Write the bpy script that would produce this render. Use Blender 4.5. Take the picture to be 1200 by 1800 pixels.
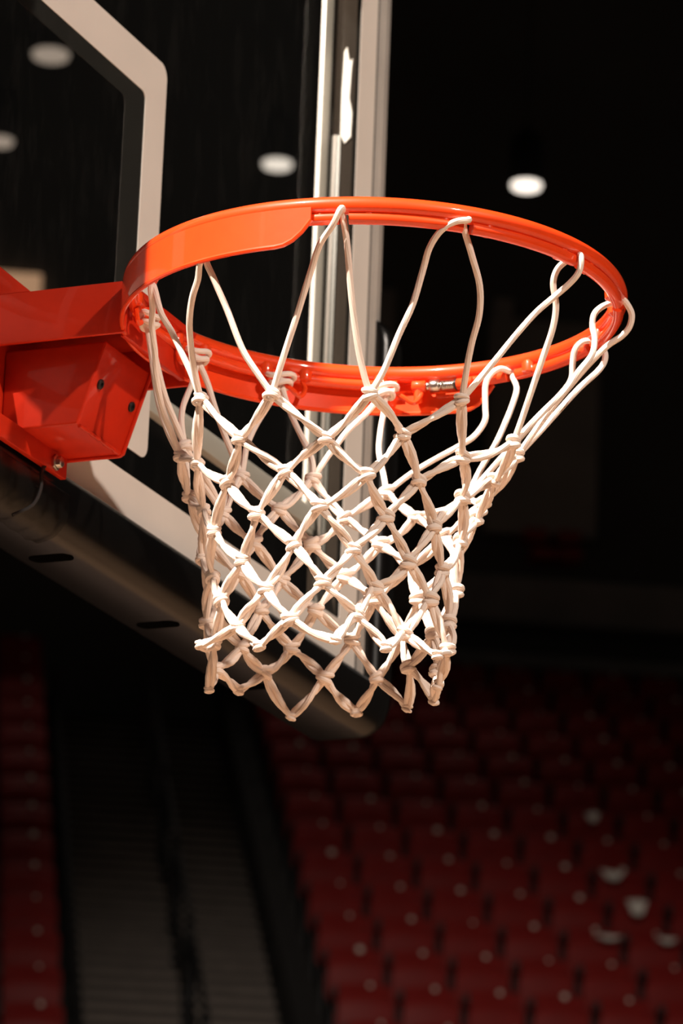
import bpy, bmesh, math, random
from mathutils import Vector, Matrix
random.seed(7)
for o in list(bpy.data.objects): bpy.data.objects.remove(o)
scn = bpy.context.scene
COL = scn.collection
R = math.radians

# ------------------------------------------------------------------ camera
cd = bpy.data.cameras.new('camera'); cam = bpy.data.objects.new('camera', cd); COL.objects.link(cam)
cd.sensor_fit = 'VERTICAL'; cd.sensor_height = 36.0; cd.sensor_width = 24.0
cd.lens = 7072.0 / 1800.0 * 36.0
cd.clip_end = 300
Rv = Vector((0.37841303, -0.92492775, 0.03622483)); Uv = Vector((-0.28511122, -0.07923575, 0.95521374)); Fv = Vector((0.8806334, 0.37179343, 0.29369112))
CP = Vector((-3.40411523, -1.79535256, 1.68745762))
m = Matrix((Rv, Uv, -Fv)).transposed().to_4x4(); m.translation = CP
cam.matrix_world = m
cd.dof.use_dof = True; cd.dof.focus_distance = 3.72; cd.dof.aperture_fstop = 10.5
scn.camera = cam

# ------------------------------------------------------------------ world, lights, exposure
w = bpy.data.worlds.new('world'); scn.world = w; w.use_nodes = True
w.node_tree.nodes['Background'].inputs[0].default_value = (0.9, 0.8, 0.7, 1)
w.node_tree.nodes['Background'].inputs[1].default_value = 0.02
vs = scn.view_settings
vs.view_transform = 'Standard'; vs.look = 'None'; vs.gamma = 1.0; vs.use_curve_mapping = False; vs.exposure = 0.0

def spot(name, pos, target, power, angle, blend, radius, color):
    l = bpy.data.lights.new(name, 'SPOT'); l.energy = power; l.spot_size = R(angle); l.spot_blend = blend
    l.shadow_soft_size = radius; l.color = color
    o = bpy.data.objects.new(name, l); COL.objects.link(o); o.location = pos
    o.rotation_euler = (Vector(target) - Vector(pos)).to_track_quat('-Z', 'Y').to_euler()
    return o
HOOP = Vector((0.0, -0.33, 2.95))
WARM = (1.0, 0.87, 0.76)
KEY = Vector((0.6392, -0.1979, -0.7431)).normalized()      # arena lamp high beyond the left end of the board
FILL = Vector((0.45, 0.75, -0.50)).normalized()         # court lamp facing the board
spot('rafter_spot_key', HOOP - KEY * 11.0, HOOP, 20000, 46, 0.4, 0.06, WARM)
spot('court_spot_fill', HOOP - FILL * 14.0, HOOP, 5200, 30, 0.5, 0.25, WARM)
spot('stand_spot', (6.0, 2.0, 12.0), (24.5, 8.6, 5.9), 4000, 31, 1.0, 0.3, WARM)

# ------------------------------------------------------------------ materials
def mat(name, col, rough=0.5, metal=0.0, coat=0.0, bump=None, noise=None, spec=None):
    """bump=(scale,strength,dist); noise=(scale,amount) multiplies colour"""
    mt = bpy.data.materials.new(name); mt.use_nodes = True
    nt = mt.node_tree; b = nt.nodes['Principled BSDF']
    b.inputs['Base Color'].default_value = (*col, 1); b.inputs['Roughness'].default_value = rough
    b.inputs['Metallic'].default_value = metal
    if coat: b.inputs['Coat Weight'].default_value = coat; b.inputs['Coat Roughness'].default_value = 0.07
    if spec is not None: b.inputs['Specular IOR Level'].default_value = spec
    tc = nt.nodes.new('ShaderNodeTexCoord')
    if noise:
        n = nt.nodes.new('ShaderNodeTexNoise'); n.inputs['Scale'].default_value = noise[0]; n.inputs['Detail'].default_value = 5
        nt.links.new(tc.outputs['Object'], n.inputs['Vector'])
        r = nt.nodes.new('ShaderNodeMapRange'); r.inputs['From Min'].default_value = 0.3; r.inputs['From Max'].default_value = 0.7
        r.inputs['To Min'].default_value = 1 - noise[1]; r.inputs['To Max'].default_value = 1 + noise[1] * 0.5
        nt.links.new(n.outputs['Fac'], r.inputs['Value'])
        mx = nt.nodes.new('ShaderNodeVectorMath'); mx.operation = 'SCALE'; mx.inputs[0].default_value = col
        nt.links.new(r.outputs['Result'], mx.inputs['Scale']); nt.links.new(mx.outputs['Vector'], b.inputs['Base Color'])
    if bump:
        n = nt.nodes.new('ShaderNodeTexNoise'); n.inputs['Scale'].default_value = bump[0]; n.inputs['Detail'].default_value = 3
        nt.links.new(tc.outputs['Object'], n.inputs['Vector'])
        bp = nt.nodes.new('ShaderNodeBump'); bp.inputs['Strength'].default_value = bump[1]; bp.inputs['Distance'].default_value = bump[2]
        nt.links.new(n.outputs['Fac'], bp.inputs['Height']); nt.links.new(bp.outputs['Normal'], b.inputs['Normal'])
    return mt
M = {}
M['rim'] = mat('rim_paint', (0.90, 0.062, 0.008), 0.42, coat=0.9, spec=0.2, bump=(70, 0.05, 0.002), noise=(40, 0.06))
M['bracket'] = mat('bracket_paint', (0.60, 0.025, 0.006), 0.45, coat=0.25, spec=0.2, bump=(120, 0.03, 0.001), noise=(30, 0.08))
M['steel'] = mat('steel', (0.62, 0.58, 0.52), 0.28, 1.0, bump=(200, 0.1, 0.0005))
M['black_bolt'] = mat('black_bolt', (0.012, 0.011, 0.010), 0.35)
M['line'] = mat('line_paint', (0.86, 0.79, 0.72), 0.6, noise=(9, 0.05))
M['alu'] = mat('aluminium', (0.62, 0.57, 0.52), 0.45, 0.25, noise=(14, 0.08))
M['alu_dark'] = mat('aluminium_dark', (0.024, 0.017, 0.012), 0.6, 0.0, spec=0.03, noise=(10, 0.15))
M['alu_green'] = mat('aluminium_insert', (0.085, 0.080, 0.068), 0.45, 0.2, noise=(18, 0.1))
M['insert_ridge'] = mat('insert_ridge', (0.22, 0.19, 0.165), 0.45, 0.2)
M['rail_white'] = mat('rail_white', (0.90, 0.84, 0.76), 0.4, 0.1)
M['gasket'] = mat('gasket', (0.012, 0.011, 0.010), 0.7)
M['pale_patch'] = mat('pale_patch', (0.80, 0.76, 0.70), 0.55)
M['pad'] = mat('pad_vinyl', (0.0035, 0.003, 0.0028), 0.27, bump=(160, 0.05, 0.001), noise=(20, 0.2))
M['pad_slot'] = mat('pad_slot', (0.002, 0.002, 0.002), 0.9, spec=0.0)
M['wrap'] = mat('wrap_plastic', (0.006, 0.0055, 0.005), 0.35, spec=0.25, bump=(30, 0.3, 0.004))
M['arm'] = mat('arm_steel', (0.006, 0.006, 0.006), 0.5, noise=(6, 0.2))
M['seat'] = mat('seat_plastic', (0.25, 0.018, 0.016), 0.45, spec=0.15, bump=(60, 0.04, 0.002), noise=(5, 0.15))
M['seat_dark'] = mat('seat_arm', (0.006, 0.006, 0.006), 0.6)
M['glint'] = mat('seat_glint', (0.88, 0.80, 0.70), 0.35, 0.3)  # pale colour for the glints on the seat tops
M['concrete'] = mat('concrete', (0.30, 0.26, 0.23), 0.85, noise=(2.0, 0.2))
M['riser'] = mat('riser', (0.012, 0.011, 0.010), 0.9, noise=(1.5, 0.2))
M['step'] = mat('step_concrete', (0.31, 0.26, 0.225), 0.85, noise=(4, 0.15))
M['nosing'] = mat('nosing', (0.01, 0.009, 0.008), 0.8)
M['black'] = mat('ceiling_black', (0.10, 0.092, 0.082), 0.9, noise=(0.3, 0.2))
M['wall'] = mat('wall_dark', (0.10, 0.092, 0.082), 0.9, noise=(0.4, 0.25))
M['panel'] = mat('wall_panel', (0.36, 0.31, 0.27), 0.8, noise=(1.5, 0.15))
M['sign'] = mat('sign_red', (0.35, 0.02, 0.015), 0.5)
M['glare'] = mat('glare', (0.92, 0.86, 0.78), 0.5, bump=(30, 0.2, 0.005))  # pale colour for the glare on the right-hand seats
M['can'] = mat('lamp_can', (0.010, 0.010, 0.010), 0.5)

def emis(name, col, s):
    mt = bpy.data.materials.new(name); mt.use_nodes = True; nt = mt.node_tree
    for n in list(nt.nodes): nt.nodes.remove(n)
    e = nt.nodes.new('ShaderNodeEmission'); e.inputs[0].default_value = (*col, 1); e.inputs[1].default_value = s
    o = nt.nodes.new('ShaderNodeOutputMaterial'); nt.links.new(e.outputs[0], o.inputs[0]); return mt
M['lit_sign'] = emis('lit_sign', (1.0, 0.56, 0.32), 0.5)
LENS = [emis('lamp_lens', (1.0, 0.88, 0.76), 1.9), emis('lamp_lens_soft', (1.0, 0.86, 0.74), 1.3), emis('lamp_lens_dim', (1.0, 0.78, 0.62), 0.42)]

def cord_mat():
    mt = mat('net_cord', (0.91, 0.775, 0.68), 0.75, spec=0.25)
    nt = mt.node_tree; b = nt.nodes['Principled BSDF']
    uv = nt.nodes.new('ShaderNodeUVMap')
    wv = nt.nodes.new('ShaderNodeTexWave'); wv.wave_type = 'BANDS'; wv.bands_direction = 'DIAGONAL'
    wv.inputs['Scale'].default_value = 1.0; wv.inputs['Distortion'].default_value = 1.5; wv.inputs['Detail'].default_value = 2
    mp = nt.nodes.new('ShaderNodeMapping'); mp.inputs['Scale'].default_value = (5.0, 18.0, 1)
    nt.links.new(uv.outputs['UV'], mp.inputs['Vector']); nt.links.new(mp.outputs['Vector'], wv.inputs['Vector'])
    bp = nt.nodes.new('ShaderNodeBump'); bp.inputs['Strength'].default_value = 0.35; bp.inputs['Distance'].default_value = 0.0008
    nt.links.new(wv.outputs['Fac'], bp.inputs['Height']); nt.links.new(bp.outputs['Normal'], b.inputs['Normal'])
    return mt
M['cord'] = cord_mat()

def glass_mat(name, dust):
    mt = bpy.data.materials.new(name); mt.use_nodes = True; nt = mt.node_tree
    for n in list(nt.nodes): nt.nodes.remove(n)
    out = nt.nodes.new('ShaderNodeOutputMaterial')
    tr = nt.nodes.new('ShaderNodeBsdfTransparent'); tr.inputs[0].default_value = (0.94, 0.95, 0.94, 1)
    gl = nt.nodes.new('ShaderNodeBsdfGlossy'); gl.inputs['Roughness'].default_value = 0.02
    df = nt.nodes.new('ShaderNodeBsdfDiffuse'); df.inputs[0].default_value = (0.55, 0.5, 0.45, 1)
    lw = nt.nodes.new('ShaderNodeLayerWeight'); lw.inputs['Blend'].default_value = 0.5
    pw = nt.nodes.new('ShaderNodeMath'); pw.operation = 'POWER'; pw.inputs[1].default_value = 5.0; nt.links.new(lw.outputs['Facing'], pw.inputs[0])
    fr = nt.nodes.new('ShaderNodeMath'); fr.operation = 'MULTIPLY_ADD'; fr.inputs[1].default_value = 0.96; fr.inputs[2].default_value = 0.04; nt.links.new(pw.outputs[0], fr.inputs[0])
    m1 = nt.nodes.new('ShaderNodeMixShader'); m2 = nt.nodes.new('ShaderNodeMixShader')
    nt.links.new(fr.outputs[0], m1.inputs[0]); nt.links.new(tr.outputs[0], m1.inputs[1]); nt.links.new(gl.outputs[0], m1.inputs[2])
    # faint dust and ball smudges
    tc = nt.nodes.new('ShaderNodeTexCoord'); n = nt.nodes.new('ShaderNodeTexNoise'); n.inputs['Scale'].default_value = 14; n.inputs['Detail'].default_value = 9
    n.inputs['Roughness'].default_value = 0.75
    mp = nt.nodes.new('ShaderNodeMapping'); mp.inputs['Scale'].default_value = (2.2, 1, 0.7)
    nt.links.new(tc.outputs['Object'], mp.inputs['Vector']); nt.links.new(mp.outputs['Vector'], n.inputs['Vector'])
    r = nt.nodes.new('ShaderNodeMapRange'); r.inputs['From Min'].default_value = 0.50; r.inputs['From Max'].default_value = 0.80
    r.inputs['To Min'].default_value = 0.0; r.inputs['To Max'].default_value = dust
    nt.links.new(n.outputs['Fac'], r.inputs['Value']); nt.links.new(r.outputs['Result'], m2.inputs[0])
    nt.links.new(m1.outputs[0], m2.inputs[1]); nt.links.new(df.outputs[0], m2.inputs[2]); nt.links.new(m2.outputs[0], out.inputs[0])
    return mt
M['glass'] = glass_mat('board_glass', 0.016); M['glass_clean'] = glass_mat('board_glass_clean', 0.0)

def wood_mat():
    mt = mat('court_wood', (0.52, 0.29, 0.14), 0.3, coat=0.3)
    nt = mt.node_tree; b = nt.nodes['Principled BSDF']
    tc = nt.nodes.new('ShaderNodeTexCoord'); br = nt.nodes.new('ShaderNodeTexBrick')
    br.inputs['Color1'].default_value = (0.54, 0.35, 0.22, 1); br.inputs['Color2'].default_value = (0.46, 0.29, 0.18, 1); br.inputs['Mortar'].default_value = (0.25, 0.13, 0.06, 1)
    br.inputs['Scale'].default_value = 1.0; br.inputs['Brick Width'].default_value = 1.2; br.inputs['Row Height'].default_value = 0.06; br.inputs['Mortar Size'].default_value = 0.002
    nt.links.new(tc.outputs['Object'], br.inputs['Vector']); nt.links.new(br.outputs['Color'], b.inputs['Base Color'])
    return mt
M['wood'] = wood_mat()
M['added_apron'] = mat('added_apron_dark', (0.19, 0.14, 0.12), 0.5, noise=(1.0, 0.1))

# ------------------------------------------------------------------ helpers
def empty(name, loc, label=None, cat=None, group=None, kind=None):
    o = bpy.data.objects.new(name, None); COL.objects.link(o); o.location = loc; o.empty_display_size = 0.05
    return tag(o, label, cat, group, kind)
def tag(o, label=None, cat=None, group=None, kind=None):
    if label: o['label'] = label
    if cat: o['category'] = cat
    if group: o['group'] = group
    if kind: o['kind'] = kind
    return o
def root_off(o):
    v = Vector((0, 0, 0))
    while o: v = v + o.location; o = o.parent
    return v
def link(name, me, parent=None, label=None):
    o = bpy.data.objects.new(name, me); COL.objects.link(o)
    if parent: o.parent = parent
    if label: o['label'] = label
    return o
class MB:
    """collects geometry in world coordinates"""
    def __init__(s): s.v = []; s.f = []; s.uv = {}
    def add(s, vs_, fs, uvs=None):
        b = len(s.v); s.v += [tuple(x) for x in vs_]
        for i, f in enumerate(fs):
            if uvs: s.uv[len(s.f)] = uvs[i]
            s.f.append(tuple(b + k for k in f))
    def box(s, x0, x1, y0, y1, z0, z1):
        s.add([(x, y, z) for x in (x0, x1) for y in (y0, y1) for z in (z0, z1)],
              [(0, 1, 3, 2), (4, 6, 7, 5), (0, 4, 5, 1), (2, 3, 7, 6), (0, 2, 6, 4), (1, 5, 7, 3)]); return s
    def hexa(s, p): # p: 8 points, x-major like box
        s.add(p, [(0, 1, 3, 2), (4, 6, 7, 5), (0, 4, 5, 1), (2, 3, 7, 6), (0, 2, 6, 4), (1, 5, 7, 3)]); return s
    def prism(s, poly, axis, a, b):
        def P(q, t): 
            q = list(q); q.insert(axis, t); return tuple(q)
        n = len(poly); s.add([P(q, a) for q in poly] + [P(q, b) for q in poly],
            [tuple(range(n))[::-1], tuple(range(n, 2 * n))] + [(i, (i + 1) % n, n + (i + 1) % n, n + i) for i in range(n)]); return s
    def tube(s, pts, rad, n=10, closed=False, caps=True):
        pts = [Vector(p) for p in pts]; N = len(pts)
        rads = rad if isinstance(rad, (list, tuple)) else [rad] * N
        T = []
        for i in range(N):
            a = pts[(i - 1) % N] if (closed or i > 0) else pts[i]; c = pts[(i + 1) % N] if (closed or i < N - 1) else pts[i]
            T.append((c - a).normalized())
        up = Vector((0, 0, 1)) if abs(T[0].z) < 0.9 else Vector((1, 0, 0))
        nrm = (up - T[0] * up.dot(T[0])).normalized(); vs_ = []; L = [0.0]
        for i in range(N):
            nrm = (nrm - T[i] * nrm.dot(T[i])).normalized(); b = T[i].cross(nrm)
            for k in range(n):
                a = 2 * math.pi * k / n; vs_.append(pts[i] + (nrm * math.cos(a) + b * math.sin(a)) * rads[i])
            if i: L.append(L[-1] + (pts[i] - pts[i - 1]).length)
        fs = []; uvs = []
        for i in range(N if closed else N - 1):
            j = (i + 1) % N
            for k in range(n):
                fs.append((i * n + k, i * n + (k + 1) % n, j * n + (k + 1) % n, j * n + k))
                u0, u1 = k / n, (k + 1) / n; v0 = L[i]; v1 = L[j] if j else L[i] + 0.01
                uvs.append(((u0, v0), (u1, v0), (u1, v1), (u0, v1)))
        if caps and not closed:
            fs.append(tuple(range(n))[::-1]); uvs.append(tuple((0, 0) for _ in range(n)))
            fs.append(tuple((N - 1) * n + k for k in range(n))); uvs.append(tuple((0, L[-1]) for _ in range(n)))
        s.add(vs_, fs, uvs); return s
    def lathe(s, prof, axis_o, axis_d, n=20):
        """prof: (radius, height along axis)"""
        d = Vector(axis_d).normalized(); o = Vector(axis_o)
        u = d.orthogonal().normalized(); v = d.cross(u); vs_ = []
        for r, h in prof:
            for k in range(n):
                a = 2 * math.pi * k / n; vs_.append(o + d * h + (u * math.cos(a) + v * math.sin(a)) * r)
        N = len(prof); fs = [(i * n + k, i * n + (k + 1) % n, (i + 1) * n + (k + 1) % n, (i + 1) * n + k) for i in range(N - 1) for k in range(n)]
        fs += [tuple(range(n))[::-1], tuple((N - 1) * n + k for k in range(n))]
        s.add(vs_, fs); return s
    def mesh(s, name, mt, smooth=False, bevel=0.0, seg=2, off=Vector((0, 0, 0)), angle=40):
        me = bpy.data.meshes.new(name)
        me.from_pydata([(x - off.x, y - off.y, z - off.z) for x, y, z in s.v], [], s.f)
        if s.uv:
            ul = me.uv_layers.new(name='UVMap')
            for pi, pl in enumerate(me.polygons):
                if pi in s.uv:
                    for li, c in zip(pl.loop_indices, s.uv[pi]): ul.data[li].uv = c
        bm = bmesh.new(); bm.from_mesh(me); bmesh.ops.recalc_face_normals(bm, faces=bm.faces)
        if bevel > 0:
            ed = [e for e in bm.edges if len(e.link_faces) == 2 and e.calc_face_angle(0) > R(30)]
            bmesh.ops.bevel(bm, geom=ed, offset=bevel, segments=seg, affect='EDGES', profile=0.5, clamp_overlap=True)
        bm.to_mesh(me); bm.free()
        me.materials.append(mt)
        if smooth or bevel > 0:
            for pl in me.polygons: pl.use_smooth = True
            if bevel > 0 or angle: me.set_sharp_from_angle(angle=R(angle))
        return me
    def build(s, name, mt, parent=None, label=None, **kw):
        kw.setdefault('off', root_off(parent))
        return link(name, s.mesh(name, mt, **kw), parent, label)
def top(name, mb, mt, loc, label, cat, group=None, kind=None, **kw):
    """single-mesh top-level object with its origin at loc"""
    o = link(name, mb.mesh(name, mt, off=Vector(loc), **kw)); o.location = loc
    return tag(o, label, cat, group, kind)
def catmull(pts, sub=5, closed=False):
    P = [Vector(p) for p in pts]; N = len(P); out = []
    for i in range(N if closed else N - 1):
        g = lambda k: P[k % N] if closed else P[min(max(k, 0), N - 1)]
        p0, p1, p2, p3 = g(i - 1), g(i), g(i + 1), g(i + 2)
        for k in range(sub):
            t = k / sub
            out.append(0.5 * ((2 * p1) + (p2 - p0) * t + (2 * p0 - 5 * p1 + 4 * p2 - p3) * t * t + (3 * p1 - p0 - 3 * p2 + p3) * t ** 3))
    if not closed: out.append(P[-1])
    return out
ORD = ['', 'first', 'second', 'third', 'fourth', 'fifth', 'sixth', 'seventh', 'eighth', 'ninth', 'tenth', 'eleventh', 'twelfth', 'thirteenth', 'fourteenth', 'fifteenth', 'sixteenth']

# ------------------------------------------------------------------ net coordinates: rows of knots from top to bottom, and the cord loops from the rim

KNOTS = [
 [(-0.1571,-0.4484,2.8826),(-0.0876,-0.5125,2.8935),(-0.0058,-0.5345,2.8752),(0.0813,-0.5064,2.8916),(0.1500,-0.4290,2.8770),(0.1452,-0.3447,2.8874),(0.1090,-0.2799,2.8962),(0.0712,-0.2192,2.8922),(-0.0098,-0.1933,2.9009),(-0.0721,-0.2184,2.8690),(-0.1453,-0.2710,2.8984),(-0.1771,-0.3585,2.8844)],
 [(-0.1430,-0.4005,2.8480),(-0.1040,-0.4608,2.8591),(-0.0460,-0.4989,2.8510),(0.0352,-0.5000,2.8531),(0.1055,-0.4636,2.8546),(0.1210,-0.3860,2.8514),(0.1055,-0.3171,2.8511),(0.0677,-0.2637,2.8537),(0.0351,-0.2175,2.8434),(-0.0273,-0.2091,2.8426),(-0.1089,-0.2543,2.8469),(-0.1495,-0.3154,2.8540)],
 [(-0.1197,-0.4333,2.8173),(-0.0691,-0.4648,2.8235),(-0.0044,-0.4837,2.8247),(0.0654,-0.4716,2.8262),(0.1030,-0.4247,2.8235),(0.1036,-0.3574,2.8203),(0.0771,-0.2954,2.8177),(0.0400,-0.2504,2.8121),(0.0028,-0.2151,2.8063),(-0.0638,-0.2420,2.8153),(-0.1225,-0.2922,2.8214),(-0.1359,-0.3565,2.8219)],
 [(-0.1311,-0.3910,2.7867),(-0.0828,-0.4381,2.7873),(-0.0345,-0.4679,2.7898),(0.0300,-0.4697,2.7926),(0.0772,-0.4456,2.7857),(0.0906,-0.3934,2.7906),(0.0900,-0.3271,2.7861),(0.0744,-0.2659,2.7816),(0.0107,-0.2477,2.7736),(-0.0339,-0.2297,2.7758),(-0.0956,-0.2687,2.7831),(-0.1272,-0.3261,2.7857)],
 [(-0.1037,-0.4153,2.7509),(-0.0553,-0.4517,2.7494),(0.0004,-0.4637,2.7563),(0.0485,-0.4605,2.7491),(0.0711,-0.4110,2.7515),(0.0786,-0.3627,2.7561),(0.0753,-0.3031,2.7492),(0.0460,-0.2575,2.7449),(-0.0052,-0.2330,2.7341),(-0.0646,-0.2551,2.7472),(-0.1068,-0.3045,2.7485),(-0.1226,-0.3629,2.7543)],
 [(-0.1198,-0.3928,2.7160),(-0.0685,-0.4239,2.7230),(-0.0271,-0.4640,2.7203),(0.0220,-0.4635,2.7103),(0.0592,-0.4328,2.7126),(0.0974,-0.3862,2.7220),(0.0908,-0.3364,2.7214),(0.0844,-0.2754,2.7153),(0.0229,-0.2500,2.7017),(-0.0409,-0.2400,2.7091),(-0.0909,-0.2775,2.7155),(-0.1210,-0.3360,2.7144)],
 [(-0.0956,-0.4178,2.6901),(-0.0462,-0.4459,2.6828),(-0.0084,-0.4749,2.6754),(0.0456,-0.4430,2.6700),(0.0775,-0.4011,2.6852),(0.0992,-0.3602,2.6828),(0.0914,-0.3085,2.6852),(0.0629,-0.2571,2.6862),(-0.0109,-0.2384,2.6715),(-0.0671,-0.2615,2.6811),(-0.1098,-0.3039,2.6832),(-0.1322,-0.3668,2.6793)],
 [(-0.1234,-0.4091,2.6588),(-0.0844,-0.4435,2.6596),(-0.0493,-0.4806,2.6587),(0.0134,-0.4574,2.6470),(0.0818,-0.4271,2.6526),(0.1044,-0.3907,2.6522),(0.1173,-0.3322,2.6552),(0.0863,-0.2765,2.6466),(0.0307,-0.2443,2.6612),(-0.0432,-0.2471,2.6430),(-0.1084,-0.2658,2.6683),(-0.1260,-0.3342,2.6576)],
]
CORDS = [
 ([(-0.2310,-0.4432,3.0376),(-0.2270,-0.4346,3.0250),(-0.2226,-0.4205,3.0086),(-0.2139,-0.4082,2.9852),(-0.1996,-0.3895,2.9475),(-0.1872,-0.3726,2.9144),(-0.1771,-0.3585,2.8844)],[(-0.2288,-0.4447,3.0327),(-0.2169,-0.4453,3.0079),(-0.1961,-0.4432,2.9616),(-0.1774,-0.4433,2.9218),(-0.1653,-0.4455,2.8979),(-0.1571,-0.4484,2.8826)]),
 ([(-0.1713,-0.5457,3.0376),(-0.1751,-0.5348,3.0358),(-0.1775,-0.5220,3.0279),(-0.1768,-0.5109,3.0126),(-0.1728,-0.5033,2.9925),(-0.1669,-0.4919,2.9622),(-0.1632,-0.4773,2.9344),(-0.1587,-0.4625,2.9040),(-0.1571,-0.4484,2.8826)],[(-0.1710,-0.5418,3.0320),(-0.1540,-0.5440,3.0094),(-0.1362,-0.5458,2.9854),(-0.1226,-0.5409,2.9626),(-0.1111,-0.5299,2.9397),(-0.0991,-0.5205,2.9166),(-0.0876,-0.5125,2.8935)]),
 ([(-0.0594,-0.6174,3.0335),(-0.0583,-0.6151,3.0199),(-0.0606,-0.6065,3.0081),(-0.0656,-0.5922,2.9936),(-0.0705,-0.5779,2.9792),(-0.0754,-0.5609,2.9578),(-0.0810,-0.5405,2.9297),(-0.0876,-0.5125,2.8935)],[(-0.0637,-0.6049,3.0305),(-0.0628,-0.5951,3.0228),(-0.0583,-0.5898,3.0107),(-0.0483,-0.5895,2.9926),(-0.0398,-0.5836,2.9728),(-0.0313,-0.5715,2.9485),(-0.0227,-0.5593,2.9242),(-0.0126,-0.5449,2.8953),(-0.0058,-0.5345,2.8752)]),
 ([(0.0606,-0.6110,3.0327),(0.0520,-0.6007,3.0255),(0.0471,-0.5944,3.0163),(0.0453,-0.5936,3.0035),(0.0448,-0.5962,2.9909),(0.0421,-0.5946,2.9733),(0.0340,-0.5845,2.9549),(0.0252,-0.5737,2.9335),(0.0105,-0.5553,2.9069),(-0.0058,-0.5345,2.8752)],[(0.0657,-0.6214,3.0305),(0.0711,-0.6244,3.0215),(0.0744,-0.6212,3.0108),(0.0751,-0.6130,3.0019),(0.0739,-0.5991,2.9930),(0.0741,-0.5807,2.9762),(0.0754,-0.5604,2.9553),(0.0776,-0.5368,2.9292),(0.0813,-0.5064,2.8916)]),
 ([(0.1743,-0.5617,3.0250),(0.1704,-0.5632,3.0133),(0.1624,-0.5590,3.0003),(0.1430,-0.5465,2.9772),(0.1223,-0.5342,2.9497),(0.1020,-0.5225,2.9226),(0.0813,-0.5064,2.8916)],[(0.1665,-0.5510,3.0348),(0.1625,-0.5422,3.0331),(0.1614,-0.5350,3.0244),(0.1636,-0.5322,3.0105),(0.1662,-0.5303,2.9966),(0.1655,-0.5213,2.9829),(0.1606,-0.4949,2.9539),(0.1550,-0.4619,2.9159),(0.1500,-0.4290,2.8770)]),
 ([(0.2292,-0.4442,3.0295),(0.2245,-0.4512,3.0139),(0.2163,-0.4509,2.9960),(0.2046,-0.4484,2.9736),(0.1875,-0.4439,2.9433),(0.1663,-0.4362,2.9098),(0.1500,-0.4290,2.8770)],[(0.2271,-0.4424,3.0333),(0.2188,-0.4349,3.0343),(0.2126,-0.4269,3.0269),(0.2093,-0.4229,3.0140),(0.2075,-0.4242,2.9901),(0.2062,-0.4245,2.9751),(0.1999,-0.4163,2.9581),(0.1901,-0.4038,2.9453),(0.1713,-0.3804,2.9246),(0.1579,-0.3635,2.9082),(0.1452,-0.3447,2.8874)]),
 ([(0.2096,-0.3136,3.0098),(0.1993,-0.3165,2.9914),(0.1841,-0.3197,2.9655),(0.1691,-0.3254,2.9384),(0.1547,-0.3371,2.9095),(0.1452,-0.3447,2.8874)],[(0.2073,-0.3089,3.0107),(0.1843,-0.3015,2.9855),(0.1622,-0.2938,2.9633),(0.1484,-0.2901,2.9471),(0.1271,-0.2850,2.9217),(0.1090,-0.2799,2.8962)]),
 ([(0.1544,-0.2223,3.0126),(0.1457,-0.2326,2.9905),(0.1358,-0.2473,2.9646),(0.1258,-0.2632,2.9388),(0.1170,-0.2752,2.9170),(0.1090,-0.2799,2.8962)],[(0.1527,-0.2191,3.0136),(0.1338,-0.2170,2.9881),(0.1120,-0.2139,2.9600),(0.0942,-0.2135,2.9345),(0.0809,-0.2166,2.9121),(0.0712,-0.2192,2.8922)]),
 ([(0.0575,-0.1729,3.0108),(0.0601,-0.1822,2.9896),(0.0622,-0.1899,2.9655),(0.0648,-0.1993,2.9403),(0.0674,-0.2086,2.9175),(0.0712,-0.2192,2.8922)],[(0.0564,-0.1702,3.0107),(0.0395,-0.1748,2.9853),(0.0274,-0.1761,2.9692),(0.0128,-0.1782,2.9493),(-0.0018,-0.1848,2.9262),(-0.0098,-0.1933,2.9009)]),
 ([(-0.0590,-0.1733,3.0099),(-0.0535,-0.1734,2.9952),(-0.0439,-0.1758,2.9723),(-0.0323,-0.1799,2.9463),(-0.0212,-0.1864,2.9240),(-0.0098,-0.1933,2.9009)],[(-0.0589,-0.1705,3.0061),(-0.0617,-0.1767,2.9821),(-0.0652,-0.1836,2.9538),(-0.0687,-0.1917,2.9239),(-0.0712,-0.2048,2.8929),(-0.0721,-0.2184,2.8690)]),
 ([(-0.1636,-0.2219,3.0072),(-0.1543,-0.2202,2.9923),(-0.1455,-0.2164,2.9767),(-0.1325,-0.2146,2.9560),(-0.1194,-0.2115,2.9343),(-0.1025,-0.2111,2.9088),(-0.0863,-0.2150,2.8878),(-0.0721,-0.2184,2.8690)],[(-0.1612,-0.2257,3.0048),(-0.1590,-0.2318,2.9836),(-0.1560,-0.2415,2.9665),(-0.1536,-0.2489,2.9511),(-0.1499,-0.2603,2.9268),(-0.1453,-0.2710,2.8984)]),
 ([(-0.2291,-0.3037,3.0034),(-0.2189,-0.2969,2.9897),(-0.2092,-0.2875,2.9756),(-0.1963,-0.2796,2.9583),(-0.1820,-0.2752,2.9411),(-0.1654,-0.2722,2.9221),(-0.1453,-0.2710,2.8984)],[(-0.2276,-0.3082,3.0046),(-0.2202,-0.3145,2.9857),(-0.2094,-0.3244,2.9581),(-0.1968,-0.3349,2.9250),(-0.1872,-0.3461,2.9042),(-0.1771,-0.3585,2.8844)]),
]

# ------------------------------------------------------------------ arena shell
def struct(name, mb, mt, loc=(0, 0, 0), **kw):
    o = link(name, mb.mesh(name, mt, off=Vector(loc), **kw)); o.location = loc; o['kind'] = 'structure'; return o
struct('floor', MB().box(-14, 24, -14, 16, -0.1, 0), M['wood'])
struct('trim_7', MB().box(-14, 24, 1.2, 16, 0.0, 0.003), M['added_apron'], (0, 1.2, 0))   # unseen dark apron behind the baseline, added to cut floor bounce
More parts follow.
